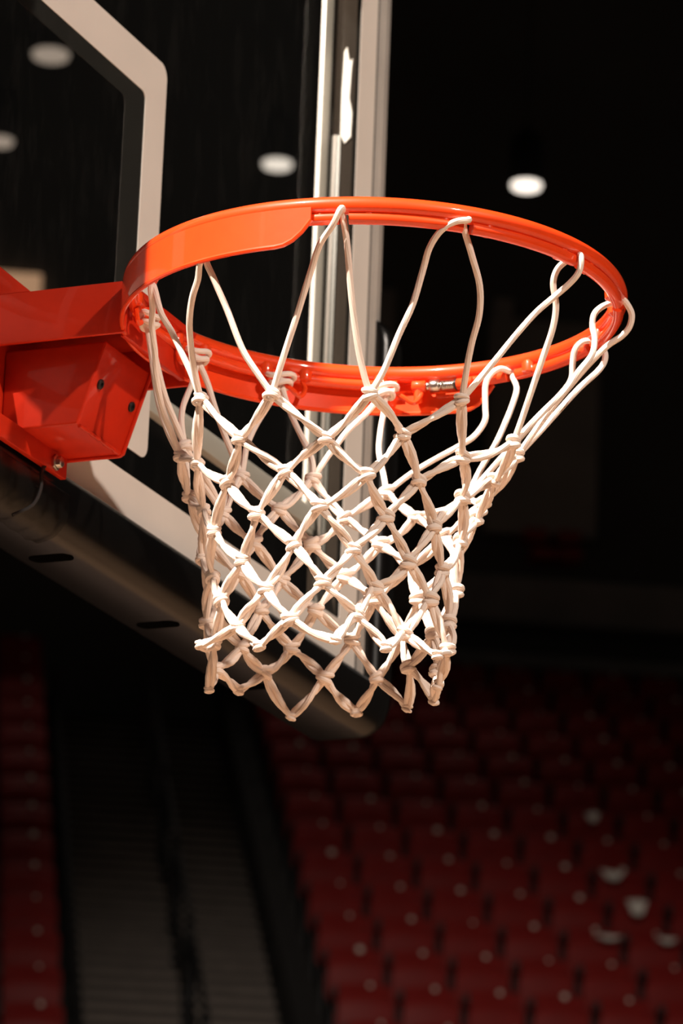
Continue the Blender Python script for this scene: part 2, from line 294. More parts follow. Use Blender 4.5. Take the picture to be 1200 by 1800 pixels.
# stands frame of reference
E1 = Vector((0.874, 0.486, 0)).normalized()      # up and back through the stand
E2 = Vector((E1.y, -E1.x, 0))                    # along a row, to the right
P0 = Vector((26.37, 10.51, 7.10))                # seat beside the aisle, row 0 (floor of its tread)
RUN, RISE, PITCH = 0.796, 0.437, 0.52
ROWS = range(-3, 12)
def st(a, b, z): return P0 + E1 * a + E2 * b + Vector((0, 0, z))
def stbox(mb, a0, a1, b0, b1, z0, z1):
    return mb.hexa([tuple(st(a, b, z)) for a in (a0, a1) for b in (b0, b1) for z in (z0, z1)])
AISLE0, AISLE1 = -2.20, -0.52      # b range of the stair
ztop = 11 * RISE
A_END = 11 * RUN
bw = stbox(MB(), A_END + 8.0, A_END + 8.5, -30, 24, -8, 25)
wall_back = struct('wall_back', bw, M['wall'], tuple(st(A_END + 8, 0, 0)))
struct('ceiling', stbox(MB(), -45, A_END + 8.5, -30, 24, 25, 25.4), M['black'], tuple(st(0, 0, 25)))
# concourse deck, ledge bands and pilasters at the back of the stand
struct('trim_1', stbox(MB(), A_END + 0.4, A_END + 8.0, -14, 18, ztop - 0.6, ztop - 0.05), M['wall'], tuple(st(A_END + 0.4, 0, ztop - 0.6)))
for i, (z0, z1, a) in enumerate(((7.28, 7.40, 7.2), (7.62, 7.78, 7.4), (8.25, 8.85, 7.6))):
    struct('trim_%d' % (i + 2), stbox(MB(), A_END + a, A_END + 8.0, 1.6, 18, z0, z1), M['concrete'], tuple(st(A_END + a, 0, z0)), bevel=0.02)
for b0, b1, z0, z1 in ((1.75, 2.14, 11.0, 12.62), (3.38, 4.82, 9.45, 12.35), (3.42, 3.68, 12.35, 12.62)):
    MB_ = stbox(MB(), A_END + 7.7, A_END + 8.0, b0, b1, z0, z1); MB_.build('wall_panel', M['panel'], wall_back, bevel=0.03)
for b, z in ((3.88, 9.36), (4.3, 9.36), (3.98, 9.12), (4.32, 9.12)):
    sg = stbox(MB(), A_END + 7.6, A_END + 8.0, b, b + 0.3, z, z + 0.14); sg.build('red_sign', M['sign'], wall_back, bevel=0.01)

top('lit_sign', stbox(MB(), A_END + 7.85, A_END + 7.99, -4.1, -2.42, 11.4, 12.52), M['lit_sign'], tuple(st(A_END + 7.9, -3.2, 11.4)), 'pale glowing sign panel behind the glass above the orange bracket', 'sign', bevel=0.02)
# stand treads (one per seat row, either side of the aisle)
risers = empty('seating_terrace', tuple(st(0, 0, -3 * RISE)), kind='structure')
for r in ROWS:
    for b0, b1 in ((AISLE1, 8.5), (-8.0, AISLE0)):
        stbox(MB(), r * RUN - 0.42, (r + 1) * RUN - 0.42, b0, b1, (r - 1) * RISE - 0.02, r * RISE).build('terrace_tread', M['riser'], risers)
# aisle stair: three steps per row
stair = empty('aisle_stairs', tuple(st(-2.6, -1.3, -3 * RISE)), kind='structure')
k = 0
for r in ROWS:
    for s3 in range(3):
        a0 = r * RUN - 0.42 + s3 * RUN / 3; z1 = (r - 1) * RISE + (s3 + 1) * RISE / 3
        o = stbox(MB(), a0, a0 + RUN / 3 + 0.04, AISLE0, AISLE1, z1 - 0.30, z1).build('step', M['step'], stair, bevel=0.006)
        nb = stbox(MB(), a0 - 0.012, a0 + 0.03, AISLE0, AISLE1, z1 - 0.045, z1 + 0.004); nb.build('nosing', M['nosing'], o, off=root_off(stair))
# dark slabs added beside the stair; the wide right one stands in for shade
for n_, b in ((5, AISLE1), (6, AISLE0 - 0.06)):
    poly = MB()
    pts = [(-3 * RUN - 0.5, -3 * RISE - 0.6), (12 * RUN - 0.5, 12 * RISE - 0.9), (12 * RUN - 0.5, 12 * RISE + 0.12), (-3 * RUN - 0.5, -3 * RISE + 0.12)]
    wdt = 0.22 if n_ == 5 else 0.06
    poly.add([tuple(st(a, b, z)) for a, z in pts] + [tuple(st(a, b + wdt, z)) for a, z in pts], [(0, 1, 2, 3), (7, 6, 5, 4), (0, 4, 5, 1), (1, 5, 6, 2), (2, 6, 7, 3), (3, 7, 4, 0)])
    struct('trim_%d' % n_, poly, M['riser'], tuple(st(0, b, 0)))

# handrails down the middle of the stair
for i, r0 in enumerate((-2.0, 0.6, 3.2, 5.8, 8.4)):
    a0, a1 = r0 * RUN, (r0 + 1.75) * RUN; bmid = -1.32
    z0, z1 = (r0 - 0.35) * RISE, (r0 + 1.4) * RISE
    h = empty('stair_handrail', tuple(st(a0, bmid, z0)), ['dark tubular handrail on the aisle stair, lowest and nearest', 'dark tubular handrail on the aisle stair, second from the bottom', 'dark tubular handrail midway up the aisle stair', 'dark tubular handrail on the aisle stair, second from the top', 'dark tubular handrail at the top of the aisle stair'][i], 'handrail', 'handrails on the aisle stair')
    MB().tube([st(a0, bmid, z0 - 0.1), st(a0, bmid, z0 + 0.95)], 0.032, 8).build('post', M['seat_dark'], h, smooth=True)
    MB().tube([st(a1, bmid, z1 - 0.1), st(a1, bmid, z1 + 0.95)], 0.032, 8).build('post', M['seat_dark'], h, smooth=True)
    MB().tube(catmull([st(a0 - 0.25, bmid, z0 + 0.62), st(a0 - 0.22, bmid, z0 + 0.88), st(a0, bmid, z0 + 0.98), st(a1, bmid, z1 + 0.98), st(a1 + 0.2, bmid, z1 + 1.02), st(a1 + 0.25, bmid, z1 + 0.8)], 4), 0.026, 8).build('top_rail', M['seat_dark'], h, smooth=True)
    MB().tube([st(a0, bmid, z0 + 0.5), st(a1, bmid, z1 + 0.5)], 0.02, 8).build('mid_rail', M['seat_dark'], h, smooth=True)

# ------------------------------------------------------------------ arena seats
def seat_shell(w_, h_, t_, bulge, taper, nx=8, nz=8):
    """curved plastic panel: x across, z up, concave towards -y"""
    V = []; Fc = []
    for side in (0, 1):
        for j in range(nz + 1):
            v = j / nz
            for i in range(nx + 1):
                u = i / nx * 2 - 1
                ww = w_ * (1 - taper * (1 - v)) * (1 - 0.10 * max(0, (v - 0.75) / 0.25) ** 2)
                x = u * ww / 2; z = v * h_ - 0.03 * u * u * (v ** 3)
                y = bulge * (1 - u * u) * (0.4 + 0.6 * v) + 0.035 * max(0, (v - 0.82) / 0.18) ** 2 + (t_ if side else 0)
                V.append((x, y, z))
    n = (nx + 1) * (nz + 1)
    for j in range(nz):
        for i in range(nx):
            a = j * (nx + 1) + i; Fc.append((a, a + 1, a + nx + 2, a + nx + 1)); Fc.append((n + a, n + a + nx + 1, n + a + nx + 2, n + a + 1))
    ring = [i for i in range(nx + 1)] + [(j + 1) * (nx + 1) - 1 for j in range(1, nz + 1)] + [nz * (nx + 1) + i for i in range(nx - 1, -1, -1)] + [j * (nx + 1) for j in range(nz - 1, 0, -1)]
    for q in range(len(ring)):
        a, b = ring[q], ring[(q + 1) % len(ring)]; Fc.append((a, n + a, n + b, b))
    mb = MB(); mb.add(V, Fc); return mb
me_back = seat_shell(0.468, 0.47, 0.03, 0.022, 0.03).mesh('backrest', M['seat'], smooth=True, angle=50)
me_pan = seat_shell(0.455, 0.40, 0.05, -0.012, 0.06).mesh('seat_pan', M['seat'], smooth=True, angle=50)
me_arm = MB().box(-0.020, 0.020, -0.24, 0.02, 0.04, 0.12).box(-0.018, 0.018, -0.05, 0.02, -0.60, 0.04).mesh('arm_support', M['seat_dark'], bevel=0.012)
me_glint = MB().lathe([(0.0005, 0.022), (0.014, 0.019), (0.024, 0.012), (0.029, 0.004), (0.029, 0.0)], (0, 0, 0), (0, -1, 0.25), 14).mesh('seat_glint', M['glint'], smooth=True)  # pale disc standing in for the lamp glint on each seat top
seat_rot = math.atan2(-E1.x, E1.y)  # local +y -> E1
def place_seat(r, b, label, group):
    e = empty('arena_seat', tuple(st(r * RUN, b, r * RISE)), label, 'seat', group)
    e.rotation_euler = (0, 0, math.atan2(-E1.x, E1.y))
    jx = random.uniform(-0.002, 0.002)
    o = link('backrest', me_back, e); o.location = (jx, 0.0, 0.38); o.rotation_euler = (R(-12), 0, 0)
    p_ = link('seat_glint', me_glint, o); p_.location = (0.05, 0.010, 0.435); q_ = random.uniform(0.55, 1.1); p_.scale = (q_, q_, q_)
    o = link('seat_pan', me_pan, e); o.location = (jx, -0.13, 0.32); o.rotation_euler = (R(-8 + random.uniform(-3, 3)), 0, 0)
    o = link('arm_support', me_arm, e); o.location = (-PITCH / 2, -0.02, 0.60)
    return e
nright = 10
for r in ROWS:
    rn = ORD[r + 4]
    for c in range(nright):
        if c > 6 + (r + 3) * 0.25: continue
        place_seat(r, c * PITCH, 'red arena seat right of the stair, %s from the stair, %s row up' % (ORD[c + 1], rn), 'red seats right of the stair')
    for c in range(3):
        if c > 1 + r * 0.12: continue
        place_seat(r, -2.62 - c * PITCH, 'red arena seat left of the stair, %s from the stair, %s row up' % (ORD[c + 1], rn), 'red seats left of the stair')
# pale curved shapes added over a few right-hand seats, standing in for glare
def glare_shape(name, r, c, w_, h_, dz, label, tilt):
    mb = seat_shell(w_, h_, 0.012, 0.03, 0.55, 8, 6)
    o = link(name, mb.mesh(name, M['glare'], smooth=True)); o.location = st(r * RUN - 0.24, c * PITCH, r * RISE + 0.62 + dz)
    o.rotation_euler = (R(tilt), R(random.uniform(-8, 8)), math.atan2(-E1.x, E1.y)); return tag(o, label, 'glare', 'pale glare patches on the seats')
glare_shape('glare_patch', 5, 5, 0.15, 0.12, 0.03, 'small pale glare patch on a red seat, highest of the patches', -20)
glare_shape('glare_patch', 3, 4.8, 0.24, 0.12, 0.03, 'pale glare patch on a red seat, second highest of the patches', -25)
glare_shape('glare_patch', 2, 4.95, 0.20, 0.18, 0.0, 'largest pale glare patch on a red seat near the right edge', -20)
glare_shape('glare_patch', 1, 4.2, 0.26, 0.07, 0.05, 'wide low pale glare patch on a red seat, left of another patch', -30)
glare_shape('glare_patch', 1, 5.15, 0.20, 0.08, 0.05, 'pale glare patch on a red seat cut by the right edge', -30)

# ------------------------------------------------------------------ pendant downlights
for i, (p, rad, lab) in enumerate((((31.59, 11.12, 16.61), 0.155, 'round black pendant downlight, glowing alone right of the backboard'),
                             ((30.59, 13.39, 16.72), 0.155, 'round pendant downlight glowing behind the glass beside the board edge'),
                             ((26.97, 14.10, 16.48), 0.18, 'round pendant downlight glowing behind the glass inside the painted square'),
                             ((28.66, 15.48, 16.46), 0.14, 'round pendant downlight glowing behind the glass at the left edge'))):
    e = empty('pendant_downlight', p, lab, 'lamp', 'pendant downlights')
    MB().lathe([(rad * 1.12, 0.0), (rad * 1.15, 0.03), (rad * 1.1, 0.45), (rad * 0.6, 0.56), (0.03, 0.6)], p, (0, 0, 1), 28).build('housing', M['can'], e, smooth=True)
    MB().lathe([(rad * 0.55, -0.05), (rad * 0.9, -0.03), (rad, 0.02)], p, (0, 0, 1), 28).build('lens', LENS[min(i, 2)], e, smooth=True)
    MB().tube([Vector(p) + Vector((0, 0, 0.55)), Vector((p[0], p[1], P0.z + 25.0))], 0.012, 6).build('hanging_rod', M['can'], e)
    l = bpy.data.lights.new('pendant_light', 'SPOT'); l.energy = 30; l.spot_size = R(80); l.spot_blend = 0.6; l.shadow_soft_size = rad; l.color = WARM
    lo = bpy.data.objects.new('pendant_light', l); COL.objects.link(lo); lo.parent = e; lo.location = (0, 0, -0.08)

# ------------------------------------------------------------------ backboard
BX, BZ0, BZ1 = 0.9046, 2.896, 3.962
bb = empty('backboard', (0, 0.03, BZ0), 'clear glass basketball backboard with pale painted border and square', 'backboard')
gp = MB().box(-BX, BX, 0.0, 0.012, BZ0 + 0.004, BZ1).build('glass_pane', M['glass'], bb, label='clear glass pane with faint smudges')
gp.data.materials.append(M['glass_clean'])
for pl in gp.data.polygons: pl.material_index = 0 if pl.normal.y < -0.5 else 1
def rr_frame(x0, x1, z0, z1, wd, ro, ri, y0, y1, seg=6):
    def loop(a0, a1, c0, c1, r):
        out = []
        for (cx, cz, s0) in ((a1 - r, c1 - r, 0), (a0 + r, c1 - r, 90), (a0 + r, c0 + r, 180), (a1 - r, c0 + r, 270)):
            for k in range(seg + 1):
                t = R(s0 + 90 * k / seg); out.append((cx + r * math.cos(t), cz + r * math.sin(t)))
        return out
    A = loop(x0, x1, z0, z1, ro); B = loop(x0 + wd, x1 - wd, z0 + wd, z1 - wd, ri); n = len(A)
    V = [(x, y, z) for y in (y0, y1) for L in (A, B) for x, z in L]; Fc = []
    for i in range(n):
        j = (i + 1) % n
        Fc += [(i, j, n + j, n + i), (2 * n + i, 3 * n + i, 3 * n + j, 2 * n + j), (i, 2 * n + i, 2 * n + j, j), (n + i, n + j, 3 * n + j, 3 * n + i)]
    mb = MB(); mb.add(V, Fc); return mb
rr_frame(-0.3048, 0.3048, 3.0008, 3.458, 0.0508, 0.016, 0.010, -0.0007, -0.0001).build('painted_square', M['line'], bb, label='pale painted shooting square')
rr_frame(-BX, BX, BZ0 + 0.024, BZ1, 0.0529, 0.002, 0.004, -0.0007, -0.0001).build('painted_border', M['line'], bb, label='pale painted border line')
# aluminium frame: outer channel, back flange, web and insert on each side
for s in (1, -1):
    def sx(a, b): return (a, b) if s > 0 else (-b, -a)
    MB().box(*sx(0.9092, 0.9400), -0.004, 0.050, BZ0, BZ1 + 0.035).build('frame_channel', M['alu'], bb, bevel=0.002)
    MB().box(*sx(0.9180, 0.9215), -0.0062, -0.003, BZ0, BZ1 + 0.035).build('channel_ridge', M['alu'], bb, bevel=0.0008)
    MB().box(*sx(0.9046, 0.9090), -0.0005, 0.014, BZ0, BZ1).build('glass_gasket', M['gasket'], bb)
    MB().box(*sx(0.8420, 0.8680), 0.044, 0.050, 3.085, BZ1).build('back_flange', M['rail_white'], bb, bevel=0.001, label='bright strip of frame flange behind the glass')
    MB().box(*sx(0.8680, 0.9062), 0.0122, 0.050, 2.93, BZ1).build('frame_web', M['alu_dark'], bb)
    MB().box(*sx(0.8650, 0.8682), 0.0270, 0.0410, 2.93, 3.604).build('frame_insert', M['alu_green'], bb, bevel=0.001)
    MB().box(*sx(0.8630, 0.8652), 0.0330, 0.0365, 2.93, 3.604).build('insert_ridge', M['insert_ridge'], bb, bevel=0.0008)
MB().box(-0.94, 0.94, -0.004, 0.050, BZ1 + 0.001, BZ1 + 0.035).build('top_channel', M['alu'], bb, bevel=0.002)
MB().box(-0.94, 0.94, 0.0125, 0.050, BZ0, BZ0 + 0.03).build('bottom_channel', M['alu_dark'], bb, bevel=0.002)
# added unseen black panel behind the left glass, shades the bracket from the key
MB().prism([(-0.90, 3.60), (-0.55, 3.50), (-0.20, 3.18), (-0.20, BZ1 + 0.03), (-0.90, BZ1 + 0.03)], 1, 0.053, 0.060).build('shade_panel', M['gasket'], bb, bevel=0.001, label='added black panel behind the glass shading the bracket')
# rear rail behind the glass with rounded ends
rail = [( -0.885, 3.105)]
rp = []
for cx, s0 in ((0.872, -90), (-0.872, 90)):
    for k in range(9):
        t = R(s0 + 180 * k / 8); rp.append((cx + 0.0135 * math.cos(t), 3.1045 + 0.0135 * math.sin(t)))
MB().prism(rp, 1, 0.042, 0.054).build('rear_rail', M['rail_white'], bb, bevel=0.002, label='pale rail behind the lower glass')
# ragged pale patches on the frame web
tp = [(0.028, 3.604), (0.022, 3.592), (0.014, 3.600), (0.0135, 3.632), (0.018, 3.652), (0.0165, 3.690), (0.0155, 3.705), (0.020, 3.702), (0.0235, 3.722), (0.027, 3.716), (0.0285, 3.66)]
MB().prism(tp, 0, 0.8655, 0.8682).build('frame_patch', M['pale_patch'], bb, label='ragged white patch on the frame')
MB().prism([(0.030, 3.80), (0.022, 3.795), (0.019, 3.803), (0.020, 3.86), (0.030, 3.87)], 0, 0.8655, 0.8682).build('frame_patch', M['pale_patch'], bb, label='ragged white patch on the frame')

# ------------------------------------------------------------------ pad round the lower edge of the board
pad = empty('backboard_pad', (0, 0.02, 2.848), 'black vinyl safety pad wrapped round the lower edge of the backboard', 'pad')
prof = [(-0.020, -0.0045), (-0.020, -0.014), (-0.016, -0.021), (-0.008, -0.0255), (0.004, -0.026), (0.018, -0.0252), (0.030, -0.0225), (0.039, -0.0165), (0.045, -0.008), (0.048, 0.001),
        (0.048, 0.058), (0.0455, 0.064), (0.040, 0.0665), (-0.020, 0.0665), (-0.020, 0.0515), (-0.0005, 0.0515), (-0.0005, -0.0045)]
EX, EZ, TOPZ = 0.9405, 2.8955, 3.345
path = []      # (x,z, outward nx,nz)
def lead(x, z, nx, nz): path.append((x, z, nx, nz))
for k in range(7):   # rounded top end of the left pad handled by scaling below
    lead(-EX, TOPZ - (TOPZ - 2.96) * k / 6, -1, 0)
cr = 0.012
for k in range(9):
    t = R(180 + 90 * k / 8); lead(-EX + cr + cr * math.cos(t), EZ + cr + cr * math.sin(t), math.cos(t), math.sin(t))
for k in range(1, 24):
    lead(-EX + cr + (2 * EX - 2 * cr) * k / 24, EZ, 0, -1)
for k in range(9):
    t = R(270 + 90 * k / 8); lead(EX - cr + cr * math.cos(t), EZ + cr + cr * math.sin(t), math.cos(t), math.sin(t))
for k in range(7): lead(EX, 2.96 + (TOPZ - 2.96) * k / 6, 1, 0)
# domed ends
def dome(x, nx):
    return [(x, TOPZ + 0.030 * math.sin(R(a)), nx, 0, math.cos(R(a))) for a in (20, 40, 58, 73, 84)]
full = [(x, z, nx, nz, s) for (x, z, nx, nz, s) in reversed(dome(-EX, -1))] + [(a, b, c, d, 1.0) for a, b, c, d in path] + dome(EX, 1)
V = []; n = len(prof)
for x, z, nx, nz, s in full:
    for o_, y in prof:
        # domed ends shrink the outer skin towards the board edge
        oo = o_ if (o_ <= 0) else o_ * s; yy = y if -0.0046 <= y <= 0.052 else (-0.0045 + (y + 0.0045) * s if y < 0 else 0.0515 + (y - 0.0515) * s)
        V.append((x + nx * oo, yy, z + nz * oo))
Fc = [(i * n + k, i * n + (k + 1) % n, (i + 1) * n + (k + 1) % n, (i + 1) * n + k) for i in range(len(full) - 1) for k in range(n)]
Fc += [tuple(range(n))[::-1], tuple((len(full) - 1) * n + k for k in range(n))]
pm = MB(); pm.add(V, Fc); pm.build('pad_cover', M['pad'], pad, smooth=True, angle=50)
for x in (-0.678, -0.406, -0.143, 0.143, 0.406, 0.678):
    c = []
    for cy, s0 in ((0.040, 0), (0.0085, 180)):
        for k in range(9):
            t = R(s0 + 180 * k / 8); c.append((x + 0.012 * math.cos(t), cy + 0.0085 * math.sin(t)))
    MB().prism(c, 2, 2.8469, 2.8482).build('slot', M['pad_slot'], pad)
# black wire hanging on the pad and the wrapped strap beneath the board
top('power_wire', MB().tube(catmull([(0.035, -0.034, 2.925), (0.000, -0.034, 2.895), (-0.006, -0.036, 2.872), (-0.016, -0.033, 2.852), (-0.032, -0.020, 2.838)], 5), 0.0020, 8), M['gasket'], (0, -0.028, 2.84), 'thin black wire looping over the pad below the bracket', 'wire', smooth=True)
wr = MB(); wp = [(0.004, -0.026), (0.018, -0.0252), (0.030, -0.0225), (0.039, -0.0165), (0.045, -0.008), (0.048, 0.001), (0.048, 0.012)]
xs = [-0.13 + 0.0125 * k for k in range(18)]
Vw = []; nw = len(wp)
for i, x in enumerate(xs):
    g = 0.0022 + 0.0022 * (i % 3 == 0) + random.uniform(0, 0.0015)
    for o_, y in wp: Vw.append((x + random.uniform(-0.002, 0.002) + 0.25 * y, y - g * (y < 0.0), EZ - o_ - g))
for i, x in enumerate(xs):
    for o_, y in wp: Vw.append((x + 0.25 * y, y - 0.0004 * (y < 0), EZ - o_ - 0.0004))
NW = len(xs) * nw; Fw = []
for i in range(len(xs) - 1):
    for k in range(nw - 1):
        a = i * nw + k; Fw += [(a, a + 1, a + nw + 1, a + nw), (NW + a, NW + a + nw, NW + a + nw + 1, NW + a + 1)]
for i in range(len(xs) - 1):
    for k in (0, nw - 1): a = i * nw + k; Fw.append((a, a + nw, NW + a + nw, NW + a))
for i in (0, len(xs) - 1):
    for k in range(nw - 1): a = i * nw + k; Fw.append((a, a + 1, NW + a + 1, NW + a))
wr.add(Vw, Fw); wr.build('plastic_wrap', M['wrap'], pad, smooth=True, angle=60, label='crinkled black plastic wrap')
wrap = empty('support_stanchion', (0, 2.9, 0), 'black steel stanchion arm carrying the backboard', 'stanchion')
MB().hexa([(x, y, z) for x in (-0.045, 0.045) for (y, zz) in ((0.070, (2.99, 3.33)), (0.115, (2.99, 3.33))) for z in zz]).build('mount_plate', M['arm'], wrap, bevel=0.006)
MB().hexa([(-0.045, 0.115, 3.05), (-0.045, 0.115, 3.30), (-0.09, 3.0, 1.55), (-0.09, 3.0, 1.85), (0.045, 0.115, 3.05), (0.045, 0.115, 3.30), (0.09, 3.0, 1.55), (0.09, 3.0, 1.85)]).build('boom', M['arm'], wrap, bevel=0.01)
MB().box(-0.12, 0.12, 2.75, 3.05, 0.3, 1.9).build('mast', M['arm'], wrap, bevel=0.01)
MB().box(-0.6, 0.6, 2.2, 4.2, 0.0, 0.35).build('base', M['arm'], wrap, bevel=0.03)

# ------------------------------------------------------------------ hoop
CY = -0.385; RR = 0.2371; rr_ = 0.0085; RZ = 3.05 - rr_
hoop = empty('basketball_hoop', (0, -0.008, 2.911), 'glossy orange-red steel basketball rim with bracket bolted to the glass', 'basketball hoop')
def pol(a, r, z): return Vector((r * math.cos(R(a)), CY + r * math.sin(R(a)), z))
MB().tube([pol(a * 2.5, RR, RZ) for a in range(144)], rr_, 18, closed=True).build('rim_ring', M['rim'], hoop, smooth=True, angle=180)
HOOKS = [-165 + 30 * j for j in range(12)]; HOOKS[1] = -137.2
TZ = 3.0295
for j, h in enumerate(HOOKS):
    a0, a1 = h + 1.1, HOOKS[(j + 1) % 12] + (360 if j == 11 else 0) - 1.1
    if h == -15: a0, a1 = -13.4, -1.5          # interrupted by the spring pin
    N = max(4, int((a1 - a0) / 2))
    seg = MB().tube([pol(a0 + (a1 - a0) * k / N, RR - 0.001, TZ) for k in range(N + 1)], 0.0060, 10).build('net_tube', M['rim'], hoop, smooth=True, angle=50)
    for a in ((a0 + 4.2, a1 - 4.2) if h != -15 else (a0 + 4.2,)):
        MB().lathe([(0.004, -0.003), (0.0075, -0.001), (0.0078, 0.008), (0.006, 0.011)], pol(a, RR - 0.0035, TZ - 0.001), (pol(a, RR, 0) * -0.25).normalized() * 0.0 + Vector((0, 0, 1)), 10).build('weld_lug', M['rim'], hoop, smooth=True)
# brace band round the rear of the ring
def zlow(a):
    e = min(a + 8.0, 188.0 - a)     # degrees from either end
    t = min(1.0, max(0.0, e / 8.0)); return 3.026 - 0.024 * (1 - (1 - t) ** 2.2)
V = []; Fc = []; AN = [-8 + 196 * k / 98 for k in range(99)]
for a in AN:
    for r_ in (0.2430, 0.2462):
        V += [pol(a, r_, zlow(a)), pol(a, r_, 3.038)]
for i in range(98):
    b = i * 4; c = b + 4
    Fc += [(b, c, c + 1, b + 1), (b + 2, b + 3, c + 3, c + 2), (b, b + 2, c + 2, c), (b + 1, c + 1, c + 3, b + 3)]
Fc += [(0, 1, 3, 2), (98 * 4, 98 * 4 + 2, 98 * 4 + 3, 98 * 4 + 1)]
bd = MB(); bd.add(V, Fc); bd.build('brace_band', M['rim'], hoop, smooth=True, angle=50)
# rolled lower lip of the band
MB().tube([pol(a, 0.2446, zlow(a)) for a in AN], 0.0024, 8).build('band_lip', M['rim'], hoop, smooth=True)
# spring pin
pa = lambda a: pol(a, RR - 0.006, TZ - 0.003)
def cyl(a0, a1, r0, name, m_, n=14, chamf=0.0008):
    A, B = pa(a0), pa(a1); L = (B - A).length
    return MB().lathe([(r0 - chamf, 0), (r0, chamf), (r0, L - chamf), (r0 - chamf, L)], A, B - A, n).build(name, m_, hoop, smooth=True, angle=50)
cyl(8.6, 12.2, 0.0062, 'pin_block', M['rim'])
MB().lathe([(0.0045, 0), (0.0045, 0.013)], pa(10.6) + Vector((0, 0, -0.004)), (0, 0, -1), 10).build('pin_stop', M['rim'], hoop, smooth=True)
cyl(7.6, 8.6, 0.0042, 'pin_collar', M['steel'])
cyl(5.0, 7.6, 0.0066, 'pin_nut', M['steel'], 6)
cyl(-0.5, 5.0, 0.0022, 'pin_shaft', M['steel'])
hel = []
A, B = pa(4.9), pa(1.0); d = (B - A); u = d.orthogonal().normalized(); v = d.normalized().cross(u)
for k in range(97):
    t = k / 96; an = t * 8 * 2 * math.pi; hel.append(A + d * t + (u * math.cos(an) + v * math.sin(an)) * 0.0046)
MB().tube(hel, 0.0008, 5).build('spring', M['steel'], hoop, smooth=True)
cyl(0.3, 0.9, 0.0062, 'washer', M['black_bolt'])
cyl(-4.0, 0.3, 0.0062, 'pin_sleeve', M['rim'])
# bracket
HX = 0.085
for s in (-1, 1):
    x0, x1 = (s * HX - (0.005 if s > 0 else 0), s * HX + (0.005 if s < 0 else 0))
    MB().box(min(x0, x1), max(x0, x1), -0.158, -0.004, 2.9975, 3.0515).build('side_plate', M['bracket'], hoop, bevel=0.0018)
    g = MB().prism([(-0.010, 3.051), (-0.052, 3.051), (-0.010, 3.086)], 0, min(x0, x1), max(x0, x1)); g.build('gusset', M['bracket'], hoop, bevel=0.001)
MB().box(-HX + 0.005, HX - 0.005, -0.165, -0.004, 3.040, 3.0465).build('top_plate', M['bracket'], hoop, bevel=0.001)
MB().box(-0.090, 0.090, -0.0105, -0.0015, 2.911, 3.058).build('mount_plate', M['bracket'], hoop, bevel=0.0015)
# release housing under the bracket: folded plate box
hb = [(-0.051, y, z) for y, z in ((-0.095, 2.9195), (-0.1225, 3.004), (-0.0105, 2.9195), (-0.0105, 3.004))]
MB().hexa(hb + [(0.051, y, z) for _, y, z in hb]).build('release_housing', M['bracket'], hoop, bevel=0.0028, seg=3)
# tab hanging below the housing in front of the pad
MB().box(-0.105, 0.049, -0.036, -0.029, 2.898, 2.921).build('back_tab', M['bracket'], hoop, bevel=0.001)
MB().lathe([(0.0085, 0), (0.0085, 0.003), (0.006, 0.0032), (0.006, 0.008), (0.003, 0.009)], (0.021, -0.036, 2.9075), (0, -1, 0), 6).build('tab_nut', M['steel'], hoop, bevel=0.0004)
# raised folded edge and weld bead of the housing
MB().tube([(0.0505, -0.1232, 3.002), (0.0505, -0.0965, 2.920), (0.0505, -0.0935, 2.9185), (0.0505, -0.022, 2.9185)], 0.0022, 8).build('folded_edge', M['bracket'], hoop, smooth=True)
wb = [Vector((-0.046 + 0.092 * k / 24, -0.0955 + random.uniform(-0.0005, 0.0005), 2.9192 + random.uniform(-0.0004, 0.0004))) for k in range(25)]
MB().tube(wb, [0.0022 + random.uniform(-0.0005, 0.0007) for _ in wb], 8).build('weld_bead', M['bracket'], hoop, smooth=True)
fn = Vector((0, -0.084, -0.0275)).normalized() * 1.0
fn = Vector((0, -0.0845, -0.0275)).normalized()
for x in (-0.036, 0.036):
    b = Vector((x, -0.1098, 2.9645))
    bo = MB().lathe([(0.0052, -0.002), (0.0052, 0.0018), (0.0042, 0.0026), (0.0024, 0.0026), (0.0022, 0.0008)], b, fn, 14).build('bolt', M['black_bolt'], hoop, smooth=True, angle=35)
# mounting bolts on the plate
for x, z in ((0.057, 2.918), (-0.057, 2.918), (-0.070, 3.020), (0.070, 3.020)):
    MB().lathe([(0.0105, 0), (0.0105, 0.003), (0.0075, 0.0032), (0.0075, 0.0085), (0.0045, 0.0095)], (x, -0.0105, z), (0, -1, 0), 6 if z < 3 else 12).build('mount_bolt', M['steel'], hoop, bevel=0.0004)
# inner rib behind the housing and front web under the ring
MB().box(-0.070, 0.070, -0.152, -0.146, 2.999, 3.040).build('front_web', M['bracket'], hoop, bevel=0.001)
# wire hooks inside the band
for j, h in enumerate(HOOKS[6:12]):
    c = pol(h, 0.229, 3.015 if j < 4 else 3.026); tdir = Vector((-math.sin(R(h)), math.cos(R(h)), 0)); rdir = Vector((math.cos(R(h)), math.sin(R(h)), 0)); zz = Vector((0, 0, 1))
    pts = [c - tdir * 0.018 + zz * 0.012 + rdir * 0.004, c - tdir * 0.021 + zz * 0.002, c - tdir * 0.014 - zz * 0.008 - rdir * 0.004, c - tdir * 0.003 - zz * 0.002 - rdir * 0.006,
           c + tdir * 0.006 + zz * 0.002 - rdir * 0.004, c + tdir * 0.015 - zz * 0.006, c + tdir * 0.020 + zz * 0.003 + rdir * 0.002, c + tdir * 0.014 + zz * 0.012 + rdir * 0.004]
    MB().tube(catmull(pts, 4), 0.0026, 8).build('net_hook', M['rim'], hoop, smooth=True)

